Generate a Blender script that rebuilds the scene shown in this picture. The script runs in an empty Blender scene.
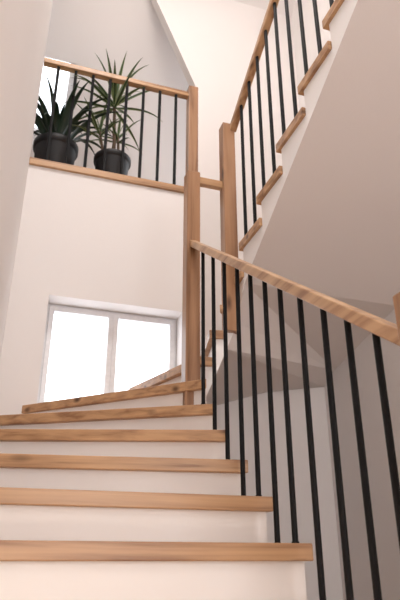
import bpy, bmesh, math, random
from mathutils import Vector, Matrix
random.seed(4)
D=bpy.data; C=bpy.context
sc=C.scene
try:
    sc.view_settings.view_transform='Standard'
    sc.view_settings.look='None'
except Exception: pass

# ---------------------------------------------------------------- materials
def newmat(name):
    m=D.materials.new(name); m.use_nodes=True
    nt=m.node_tree; b=nt.nodes['Principled BSDF']
    return m,nt,b
def plaster(name,col,rough=.85,bump=.04):
    m,nt,b=newmat(name)
    n=nt.nodes.new('ShaderNodeTexNoise'); n.inputs['Scale'].default_value=60; n.inputs['Detail'].default_value=4
    tc=nt.nodes.new('ShaderNodeTexCoord'); nt.links.new(tc.outputs['Object'],n.inputs['Vector'])
    bp=nt.nodes.new('ShaderNodeBump'); bp.inputs['Strength'].default_value=bump; bp.inputs['Distance'].default_value=.01
    nt.links.new(n.outputs['Fac'],bp.inputs['Height']); nt.links.new(bp.outputs['Normal'],b.inputs['Normal'])
    n2=nt.nodes.new('ShaderNodeTexNoise'); n2.inputs['Scale'].default_value=1.2
    nt.links.new(tc.outputs['Object'],n2.inputs['Vector'])
    cr=nt.nodes.new('ShaderNodeValToRGB')
    cr.color_ramp.elements[0].color=(col[0]*.97,col[1]*.97,col[2]*.97,1); cr.color_ramp.elements[1].color=(*col,1)
    nt.links.new(n2.outputs['Fac'],cr.inputs['Fac']); nt.links.new(cr.outputs['Color'],b.inputs['Base Color'])
    b.inputs['Roughness'].default_value=rough
    return m
def wood(name,scale,c0=(.28,.14,.065),c1=(.56,.335,.175)):
    m,nt,b=newmat(name); L=nt.links.new
    tc=nt.nodes.new('ShaderNodeTexCoord'); mp=nt.nodes.new('ShaderNodeMapping'); mp.inputs['Scale'].default_value=scale
    L(tc.outputs['Object'],mp.inputs['Vector'])
    n=nt.nodes.new('ShaderNodeTexNoise'); n.inputs['Scale'].default_value=1; n.inputs['Detail'].default_value=8; n.inputs['Distortion'].default_value=.4
    L(mp.outputs['Vector'],n.inputs['Vector'])
    cr=nt.nodes.new('ShaderNodeValToRGB'); e=cr.color_ramp.elements
    e[0].position=.34; e[0].color=(*c0,1); e[1].position=.64; e[1].color=(*c1,1)
    x=e.new(.47); x.color=tuple((c0[i]*.4+c1[i]*.6) for i in range(3))+(1,)
    L(n.outputs['Fac'],cr.inputs['Fac'])
    mp2=nt.nodes.new('ShaderNodeMapping'); mp2.inputs['Scale'].default_value=tuple(3.2 if s<5 else 9 for s in scale)
    L(tc.outputs['Object'],mp2.inputs['Vector'])
    v=nt.nodes.new('ShaderNodeTexVoronoi'); v.inputs['Scale'].default_value=.8; L(mp2.outputs['Vector'],v.inputs['Vector'])
    kr=nt.nodes.new('ShaderNodeValToRGB'); k=kr.color_ramp.elements
    k[0].position=.05; k[0].color=(.25,.2,.18,1); k[1].position=.19; k[1].color=(1,1,1,1)
    L(v.outputs['Distance'],kr.inputs['Fac'])
    mx=nt.nodes.new('ShaderNodeMixRGB'); mx.blend_type='MULTIPLY'; mx.inputs['Fac'].default_value=1
    L(cr.outputs['Color'],mx.inputs['Color1']); L(kr.outputs['Color'],mx.inputs['Color2'])
    L(mx.outputs['Color'],b.inputs['Base Color'])
    b.inputs['Roughness'].default_value=.36
    return m
def flat(name,col,rough=.5,metal=0):
    m,nt,b=newmat(name)
    n=nt.nodes.new('ShaderNodeTexNoise'); n.inputs['Scale'].default_value=25
    cr=nt.nodes.new('ShaderNodeValToRGB')
    cr.color_ramp.elements[0].color=(col[0]*.8,col[1]*.8,col[2]*.8,1); cr.color_ramp.elements[1].color=(*col,1)
    nt.links.new(n.outputs['Fac'],cr.inputs['Fac']); nt.links.new(cr.outputs['Color'],b.inputs['Base Color'])
    b.inputs['Roughness'].default_value=rough; b.inputs['Metallic'].default_value=metal
    return m
M_wall=plaster('plaster_warm_white',(.82,.785,.77))
M_ceil=plaster('plaster_ceiling',(.82,.79,.78))
M_soff_shade=plaster('plaster_soffit_shade',(.70,.64,.61))  # wall plaster made darker: shade under the stairs put into the colour
M_riser=plaster('painted_riser',(.90,.875,.86),.5,.01)
M_wx=wood('oak_x',(1.1,14,30)); M_wy=wood('oak_y',(26,1.2,26),(.31,.16,.08),(.58,.37,.21)); M_wz=wood('oak_z',(18,18,1.2),(.21,.10,.046),(.41,.225,.12))
M_black=flat('black_metal',(.005,.005,.006),.55)
M_black.node_tree.nodes['Principled BSDF'].inputs['Specular IOR Level'].default_value=.2
M_pvc=flat('white_pvc',(.90,.90,.92),.35)
M_pot=flat('dark_pot',(.010,.010,.012),.5)
M_soil=flat('soil',(.05,.03,.02),.95)
M_leaf=flat('leaf_dark',(.035,.08,.025),.4)
M_leafe=flat('leaf_edge',(.20,.26,.10),.4)
M_leaf2=flat('leaf_deep',(.015,.04,.02),.35)
M_trunk=flat('trunk_bark',(.12,.08,.05),.9)
m,nt,b=newmat('window_glass'); M_glass=m
tr=nt.nodes.new('ShaderNodeBsdfTransparent'); gl=nt.nodes.new('ShaderNodeBsdfGlossy'); gl.inputs['Roughness'].default_value=.02
mx=nt.nodes.new('ShaderNodeMixShader'); mx.inputs['Fac'].default_value=.05
nt.links.new(tr.outputs[0],mx.inputs[1]); nt.links.new(gl.outputs[0],mx.inputs[2])
nt.links.new(mx.outputs[0],nt.nodes['Material Output'].inputs['Surface'])
M_fill,nt,b=newmat('fill_disc_glow'); b.inputs['Emission Color'].default_value=(1,.85,.7,1); b.inputs['Emission Strength'].default_value=2  # glow for the discs of the added lights

# ---------------------------------------------------------------- helpers
def link(o,parent=None):
    sc.collection.objects.link(o)
    if parent: o.parent=parent
    return o
def empty(name):
    o=D.objects.new(name,None); o.empty_display_size=.1; return link(o)
def finish(bm,name,mats,parent=None,bevel=0,smooth=False):
    bmesh.ops.recalc_face_normals(bm,faces=bm.faces)
    me=D.meshes.new(name); bm.to_mesh(me); bm.free()
    for mm in (mats if isinstance(mats,(list,tuple)) else [mats]): me.materials.append(mm)
    if smooth:
        for p in me.polygons: p.use_smooth=True
    o=link(D.objects.new(name,me),parent)
    if bevel:
        md=o.modifiers.new('bevel','BEVEL'); md.width=bevel; md.segments=2; md.limit_method='ANGLE'
    return o
def prism(bm,pts,zt,zb,bmat=0):
    n=len(pts)
    if not isinstance(zt,(list,tuple)): zt=[zt]*n
    if not isinstance(zb,(list,tuple)): zb=[zb]*n
    T=[bm.verts.new((p[0],p[1],z)) for p,z in zip(pts,zt)]
    B=[bm.verts.new((p[0],p[1],z)) for p,z in zip(pts,zb)]
    bm.faces.new(T); fb=bm.faces.new(B[::-1]); fb.material_index=bmat
    for i in range(n):
        j=(i+1)%n; bm.faces.new((T[i],B[i],B[j],T[j]))
def box(bm,a,b):
    prism(bm,[(a[0],a[1]),(b[0],a[1]),(b[0],b[1]),(a[0],b[1])],b[2],a[2])
def xzprism(bm,pts,y0,y1):
    A=[bm.verts.new((p[0],y0,p[1])) for p in pts]; B=[bm.verts.new((p[0],y1,p[1])) for p in pts]
    bm.faces.new(A); bm.faces.new(B[::-1]); n=len(pts)
    for i in range(n):
        j=(i+1)%n; bm.faces.new((A[i],B[i],B[j],A[j]))
def boxo(name,a,b,mat,parent=None,bevel=0):
    bm=bmesh.new(); box(bm,a,b); return finish(bm,name,mat,parent,bevel)
def railyz(name,x,w,y0,z0,y1,z1,h,mat,parent):
    bm=bmesh.new()
    prism(bm,[(x-w/2,y0),(x+w/2,y0),(x+w/2,y1),(x-w/2,y1)],[z0,z0,z1,z1],[z0-h,z0-h,z1-h,z1-h])
    return finish(bm,name,mat,parent,.005)
def rod(bm,x,y,z0,z1,r=.0108,seg=14):
    bmesh.ops.create_cone(bm,cap_ends=True,segments=seg,radius1=r,radius2=r,depth=z1-z0,matrix=Matrix.Translation((x,y,(z0+z1)/2)))
    bmesh.ops.create_cone(bm,cap_ends=True,segments=seg,radius1=r*1.25,radius2=r*1.25,depth=.006,matrix=Matrix.Translation((x,y,z0+.003)))

FZ=-.667; XL=-.1; XR=2.4; YW=4.05; GZ=2.945; TOP=6.2
TT=.056
# ---------------------------------------------------------------- staircase
I=1.05
raw=[(1.22,1.22),(1.46,1.46),(1.70,1.70),(1.94,1.91),(2.24,2.23),(2.485,2.66),(2.714,3.07),(2.916,3.60)]
fr=[]
for i,(yi,yo) in enumerate(raw):
    fr.append((.053+.1795*(i-3),(I,yi),(XL,yo)))
z5=.053+.1795*5
fr.append((z5,(I,3.06),(.08,YW)))
fr.append((z5+.18,(I,3.2),(.80,YW)))
fr.append((z5+.36,(1.12,3.2),(1.30,YW)))
fr.append((z5+.54,(1.19,3.2),(1.85,YW)))
fr.append((z5+.72,(1.27,3.2),(XR,3.90)))
UZ=1.87; US=.55
for k in range(8):
    y=3.05-.30*k
    fr.append((UZ+.165*k,(1.27,y),(XR,y)))
stairs=empty('staircase')
bmB=bmesh.new()
def lerp(a,b,d):
    a=Vector(a);b=Vector(b); return a+(b-a).normalized()*d
def normal(f,b):
    fi,fo=Vector(f[1]),Vector(f[2]); e=(fo-fi).normalized(); n=Vector((-e.y,e.x))
    c=(Vector(b[1])+Vector(b[2]))/2-(fi+fo)/2
    return n if n.dot(c)>0 else -n
N=len(fr)
for i in range(N-1):
    f=fr[i]; b=fr[i+1]
    nf=normal(f,b); nb=normal(b,fr[i+2]) if i+2<N else nf
    z=f[0]; oh=.035
    corner=None
    if abs(f[2][0]-XL)<1e-6 and abs(b[2][1]-YW)<1e-6: corner=(XL,YW)
    if abs(f[2][1]-YW)<1e-6 and abs(b[2][0]-XR)<1e-6: corner=(XR,YW)
    fi,fo=Vector(f[1]),Vector(f[2]); bi,bo=Vector(b[1])+nb*oh*.9,Vector(b[2])+nb*oh*.9
    def clampv(v): return (min(max(v.x,XL),XR),min(v.y,YW))
    pts=[fi,fo]+([Vector(corner)] if corner else [])+[bo,bi]
    bmT=bmesh.new(); prism(bmT,[clampv(p) for p in pts],z,z-TT)
    finish(bmT,'tread_%d'%(i+1),M_wx,stairs,.004)
    d=.018
    fi2=lerp(f[1],f[2],d)+nf*oh; fo2=Vector(f[2])+nf*oh; bi2=lerp(b[1],b[2],d)+nb*oh; bo2=Vector(b[2])+nb*oh
    pts=[fi2,fo2]+([Vector(corner)] if corner else [])+[bo2,bi2]
    zf=max(f[0]-.3,FZ); zb=max(b[0]-.3,FZ)
    zbs=[zf,zf]+([(zf+zb)/2] if corner else [])+[zb,zb]
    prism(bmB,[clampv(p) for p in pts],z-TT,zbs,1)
finish(bmB,'risers_and_stringer',[M_riser,M_soff_shade],stairs)

# ---------------------------------------------------------------- lower railing
def zlow(y):
    z=FZ
    for f in fr[:9]:
        if f[1][1]<=y: z=f[0]
    return z
lr=empty('stair_railing')
XB=1.0
def hz(y): return .607+(y-1.285)*.692
railyz('handrail',XB,.05,1.22,hz(1.22),3.17,hz(3.17),.052,M_wy,lr)
bm=bmesh.new()
for y in [2.966,2.785,2.61,2.43,2.27,2.115,1.972,1.81,1.65,1.51,1.37]:
    rod(bm,XB,y,zlow(y),hz(y)-.04)
finish(bm,'balusters',M_black,lr,0)
def newel(name,x,y,z0,z1,s,parent):
    bm=bmesh.new(); box(bm,(x-s/2,y-s/2,z0),(x+s/2,y+s/2,z1)); 
    return finish(bm,name,M_wz,parent,.006)
newel('newel_post_top',1.0,3.2,.75,2.45,.092,lr)
newel('newel_post_bottom',1.0,1.17,FZ,.66,.092,lr)
boxo('link_rail',(1.04,3.178,2.375),(1.22,3.222,2.43),M_wx,lr,.004)

# ---------------------------------------------------------------- upper railing
ur=empty('stair_railing')
def nz(y): return UZ+(3.05-y)*US
def uz(y): return nz(y)+1.10
def zup(y):
    k=int((3.05-y)/.30+1e-6); k=max(0,min(7,k)); return UZ+.165*k
newel('newel_post',1.262,3.19,1.30,2.93,.092,ur)
railyz('handrail',1.295,.05,3.15,uz(3.15),.95,uz(.95),.055,M_wy,ur)
bm=bmesh.new(); y=2.98
while y>1.0:
    rod(bm,1.295,y,zup(y),uz(y)-.045,.0115); y-=.15
finish(bm,'balusters',M_black,ur)
newel('newel_post_upper',1.295,.92,2.8,4.2,.092,ur)

# ---------------------------------------------------------------- gallery railing
gr=empty('gallery_railing')
GY=4.09
boxo('handrail',(XL,GY-.03,4.0),(1.24,GY+.03,4.05),M_wx,gr,.004)
newel('newel_post',1.275,GY,2.90,4.12,.092,gr)
boxo('base_trim',(XL,GY-.065,2.885),(1.24,GY+.11,GZ),M_wx,gr,.004)
bm=bmesh.new(); x=1.275-.16
while x>XL+.02:
    rod(bm,x,GY,GZ,4.01,.0135); x-=.155
finish(bm,'balusters',M_black,gr)

# ---------------------------------------------------------------- shell
YB=-2.6
boxo('floor',(XL-.1,YB,FZ-.1),(XR+.1,YW,FZ),M_wy)
boxo('wall_left',(XL-.1,YB,FZ),(XL,YW,TOP),M_wall)
boxo('wall_right',(XR,YB,FZ),(XR+.1,YW+.25,TOP),M_wall)
bm=bmesh.new()
FX0,FX1,FZ0,FZ1=.3,2.0,-.35,1.75  # opening added in the unseen front wall for the fill light
box(bm,(XL,YB-.1,FZ),(FX0,YB,TOP)); box(bm,(FX1,YB-.1,FZ),(XR,YB,TOP))
box(bm,(FX0,YB-.1,FZ),(FX1,YB,FZ0)); box(bm,(FX0,YB-.1,FZ1),(FX1,YB,TOP))
finish(bm,'wall_front',M_wall)
WX0,WX1,WZ0,WZ1=.172,1.197,.97,1.78
bm=bmesh.new()
t=.24
box(bm,(XL-.1,YW,FZ),(WX0,YW+t,2.885)); box(bm,(WX1,YW,FZ),(XR,YW+t,2.885))
box(bm,(WX0,YW,FZ),(WX1,YW+t,WZ0)); box(bm,(WX0,YW,WZ1),(WX1,YW+t,2.885))
xzprism(bm,[(1.29,2.885),(XR,2.885),(XR,TOP),(.44,TOP),(1.29,4.14)],YW,YW+.1)
finish(bm,'wall_back',M_wall)
boxo('floor_gallery',(-1.3,YW+.02,2.72),(XR,5.5,2.93),M_wx)
boxo('wall_gallery_knee',(-1.3,5.4,2.93),(XR,5.5,3.75),M_wall)
boxo('wall_gallery_left',(-1.4,YW-.1,2.72),(-1.3,5.5,TOP),M_wall)
boxo('wall_gallery_front',(-1.3,YW-.1,2.72),(XL-.1,YW,TOP),M_wall)
def sz(y): return 3.7+1.3*(5.4-y)
bm=bmesh.new()
def slope(x0,x1,y0,y1):
    prism(bm,[(x0,y0),(x1,y0),(x1,y1),(x0,y1)],[sz(y0)+.2,sz(y0)+.2,sz(y1)+.2,sz(y1)+.2],[sz(y0),sz(y0),sz(y1),sz(y1)])
SX0,SX1,SY0,SY1=-.72,.20,4.66,5.2
slope(-1.3,XR,3.45,SY0); slope(-1.3,XR,SY1,5.5); slope(-1.3,SX0,SY0,SY1); slope(SX1,XR,SY0,SY1)
finish(bm,'ceiling_slope',M_ceil)
boxo('ceiling',(-1.3,YB,TOP),(XR,3.5,TOP+.1),M_ceil)
boxo('floor_upper',(XL,YB,2.83),(XR,.93,3.03),M_ceil)

# ---------------------------------------------------------------- windows
fy=YW+.17
def frame(bm,x0,x1,z0,z1,w,y0,y1):
    box(bm,(x0,y0,z0),(x0+w,y1,z1)); box(bm,(x1-w,y0,z0),(x1,y1,z1))
    box(bm,(x0+w,y0,z0),(x1-w,y1,z0+w)); box(bm,(x0+w,y0,z1-w),(x1-w,y1,z1))
win=empty('window_1')
bm=bmesh.new()
frame(bm,WX0,WX1,WZ0,WZ1,.026,fy,fy+.07)
mid=(WX0+WX1)/2
frame(bm,WX0+.02,mid,WZ0+.02,WZ1-.02,.038,fy-.015,fy+.055)
frame(bm,mid,WX1-.02,WZ0+.02,WZ1-.02,.038,fy-.015,fy+.055)
finish(bm,'frame',M_pvc,win,.004)
boxo('glass',(WX0+.05,fy+.02,WZ0+.05),(WX1-.05,fy+.024,WZ1-.05),M_glass,win)
boxo('sill',(WX0,YW-.0,WZ0),(WX1,fy,WZ0+.012),M_pvc,win)
sk=empty('window_2')
bm=bmesh.new()
def skb(x0,x1,y0,y1):
    prism(bm,[(x0,y0),(x1,y0),(x1,y1),(x0,y1)],[sz(y)+.14 for y in (y0,y0,y1,y1)],[sz(y)+.08 for y in (y0,y0,y1,y1)])
skb(SX0,SX0+.05,SY0,SY1); skb(SX1-.05,SX1,SY0,SY1); skb(SX0,SX1,SY0,SY0+.04); skb(SX0,SX1,SY1-.04,SY1)
finish(bm,'frame',M_pvc,sk)
bm=bmesh.new(); prism(bm,[(SX0,SY0),(SX1,SY0),(SX1,SY1),(SX0,SY1)],[sz(y)+.112 for y in (SY0,SY0,SY1,SY1)],[sz(y)+.108 for y in (SY0,SY0,SY1,SY1)])
finish(bm,'glass',M_glass,sk)
w3=empty('added_window')  # added window behind the camera, unseen, holds the area fill
bm=bmesh.new(); frame(bm,FX0,FX1,FZ0,FZ1,.06,YB-.09,YB-.02); box(bm,(1.12,YB-.09,FZ0),(1.18,YB-.02,FZ1))
finish(bm,'frame',M_pvc,w3,.004)
l=D.lights.new('window_fill','AREA'); l.shape='RECTANGLE'; l.size=1.7; l.size_y=2.1; l.energy=52; l.color=(1,.95,.92)  # added fill towards the risers and stair underside
o=D.objects.new('window_fill',l); o.location=(1.15,YB-.14,.7); o.rotation_euler=(math.radians(90),0,0); link(o,w3)

# ---------------------------------------------------------------- plants
def lathe(name,prof,cx,cy,mat,parent,seg=40):
    bm=bmesh.new(); rings=[]
    for r,z in prof:
        rings.append([bm.verts.new((cx+r*math.cos(2*math.pi*i/seg),cy+r*math.sin(2*math.pi*i/seg),z)) for i in range(seg)])
    for a,b in zip(rings,rings[1:]):
        for i in range(seg):
            j=(i+1)%seg; bm.faces.new((a[i],a[j],b[j],b[i]))
    bm.faces.new(rings[0]); bm.faces.new(rings[-1])
    return finish(bm,name,mat,parent,0,True)
def pot(cx,cy,r,h,parent):
    z=2.93
    lathe('pot',[(r*.72,z),(r*.78,z+.01),(r*.95,z+h*.86),(r*.96,z+h*.87),(r*1.04,z+h*.88),(r*1.05,z+h*.99),(r*1.03,z+h),(r*.94,z+h),(r*.92,z+h*.92)],cx,cy,M_pot,parent)
    lathe('soil',[(r*.9,z+h*.88),(r*.9,z+h*.93)],cx,cy,M_soil,parent)
def leaf(bm,base,az,el,length,width,droop,seg=9):
    p=Vector(base); rows=[]
    side=Vector((-math.sin(az),math.cos(az),0))
    for i in range(seg+1):
        t=i/seg
        e=el-droop*t*t
        d=Vector((math.cos(az)*math.cos(e),math.sin(az)*math.cos(e),math.sin(e)))
        nrm=side.cross(d)
        w=width*(min(1,.45+2.2*t))*(1-t**2.2)+.001
        rows.append([bm.verts.new(p+side*(s*w/2)+nrm*(abs(s)*w*.22)) for s in (-1,-.5,0,.5,1)])
        p=p+d*(length/seg)
    for a,b in zip(rows,rows[1:]):
        for c in range(4):
            f=bm.faces.new((a[c],a[c+1],b[c+1],b[c])); f.material_index=1 if c in(0,3) else 0; f.smooth=True
def limb(bm,pts,rads,seg=12):
    rings=[]
    for p,r in zip(pts,rads):
        rings.append([bm.verts.new((p[0]+r*math.cos(2*math.pi*i/seg),p[1]+r*math.sin(2*math.pi*i/seg),p[2])) for i in range(seg)])
    for a,b in zip(rings,rings[1:]):
        for i in range(seg):
            j=(i+1)%seg; bm.faces.new((a[i],a[j],b[j],b[i]))
    bm.faces.new(rings[-1]); bm.faces.new(rings[0])
dr=empty('potted_dracaena')
px,py=.60,4.34
pot(px,py,.16,.38,dr)
bm=bmesh.new()
limb(bm,[(px,py,3.25),(px+.005,py,3.5),(px-.01,py,3.75),(px-.02,py,3.98)],[.02,.017,.015,.014])
limb(bm,[(px+.03,py+.02,3.25),(px+.05,py+.02,3.45),(px+.04,py+.03,3.6)],[.016,.013,.012])
limb(bm,[(px-.05,py+.02,3.25),(px-.10,py+.02,3.45),(px-.13,py+.03,3.62)],[.014,.012,.011])
finish(bm,'trunk',M_trunk,dr,0,True)
bm=bmesh.new()
def crown(c,n,L,w,lo=-.05):
    for i in range(n):
        t=i/n
        az=i*2.399+random.uniform(-.2,.2)
        el=1.45+(lo-1.45)*t+random.uniform(-.12,.12)
        leaf(bm,(c[0],c[1],c[2]-.10*t),az,el,L*random.uniform(.75,1.1),w,random.uniform(.5,1.5))
crown((px-.02,py,3.99),26,.54,.040)
crown((px+.04,py+.03,3.62),11,.30,.028)
crown((px-.13,py+.03,3.64),13,.36,.032)
finish(bm,'leaves',[M_leaf,M_leafe],dr)
pp=empty('potted_clivia')
qx,qy=.10,4.44
pot(qx,qy,.19,.48,pp)
bm=bmesh.new()
for i in range(34):
    t=i/34; az=i*2.399
    leaf(bm,(qx+.03*math.cos(az),qy+.03*math.sin(az),3.36),az,1.5-.6*t+random.uniform(-.1,.1),random.uniform(.45,.78),.068,random.uniform(1.4,2.6),12)
finish(bm,'leaves',[M_leaf2,M_leaf2],pp)

# ---------------------------------------------------------------- added fill lights, all out of view
def cone(par,x,y,z,r,d,rot=None):
    bm=bmesh.new()
    M=Matrix.Translation((x,y,z))
    if rot: M=M@rot
    bmesh.ops.create_cone(bm,cap_ends=True,segments=32,radius1=r,radius2=r*1.05,depth=d,matrix=M)
    finish(bm,'fill_disc',M_fill,par)
p=empty('added_ceiling_light')  # added overhead fill for the stairwell, no known fixture
l=D.lights.new('fill_panel','AREA'); l.shape='SQUARE'; l.size=1.1; l.energy=122; l.color=(1,.945,.905)
o=D.objects.new('fill_panel',l); o.location=(.5,1.3,TOP-.08); link(o,p); cone(p,.5,1.3,TOP-.025,.2,.05)
p=empty('added_ceiling_light')  # added fill below the upper floor, unseen
l=D.lights.new('fill_point','POINT'); l.shadow_soft_size=.2; l.energy=17; l.color=(1,.88,.79)
o=D.objects.new('fill_point',l); o.location=(.6,-.7,2.5); link(o,p); cone(p,.6,-.7,2.805,.14,.05)
p=empty('added_stair_light')  # unseen light added to warm and brighten the lower risers
l=D.lights.new('fill_point','POINT'); l.shadow_soft_size=.04; l.energy=6; l.color=(1,.84,.69)
o=D.objects.new('fill_point',l); o.location=(XL+.06,1.05,-.13); link(o,p); cone(p,XL+.006,1.05,-.13,.035,.012,Matrix.Rotation(math.pi/2,4,'Y'))

# world
w=D.worlds.new('world'); sc.world=w; w.use_nodes=True
nt=w.node_tree; bg=nt.nodes['Background']
bg.inputs['Color'].default_value=(.90,.94,1,1); bg.inputs['Strength'].default_value=3.4

# camera
cam=D.cameras.new('camera'); co=D.objects.new('camera',cam); link(co)
cam.sensor_fit='VERTICAL'; cam.sensor_height=36; cam.sensor_width=24; cam.lens=35; cam.clip_start=.02
co.location=(0,0,0); co.rotation_euler=(math.radians(90+24.03),0,math.radians(-18.3))
cam.dof.use_dof=True; cam.dof.focus_distance=2.8; cam.dof.aperture_fstop=5.0
sc.camera=co
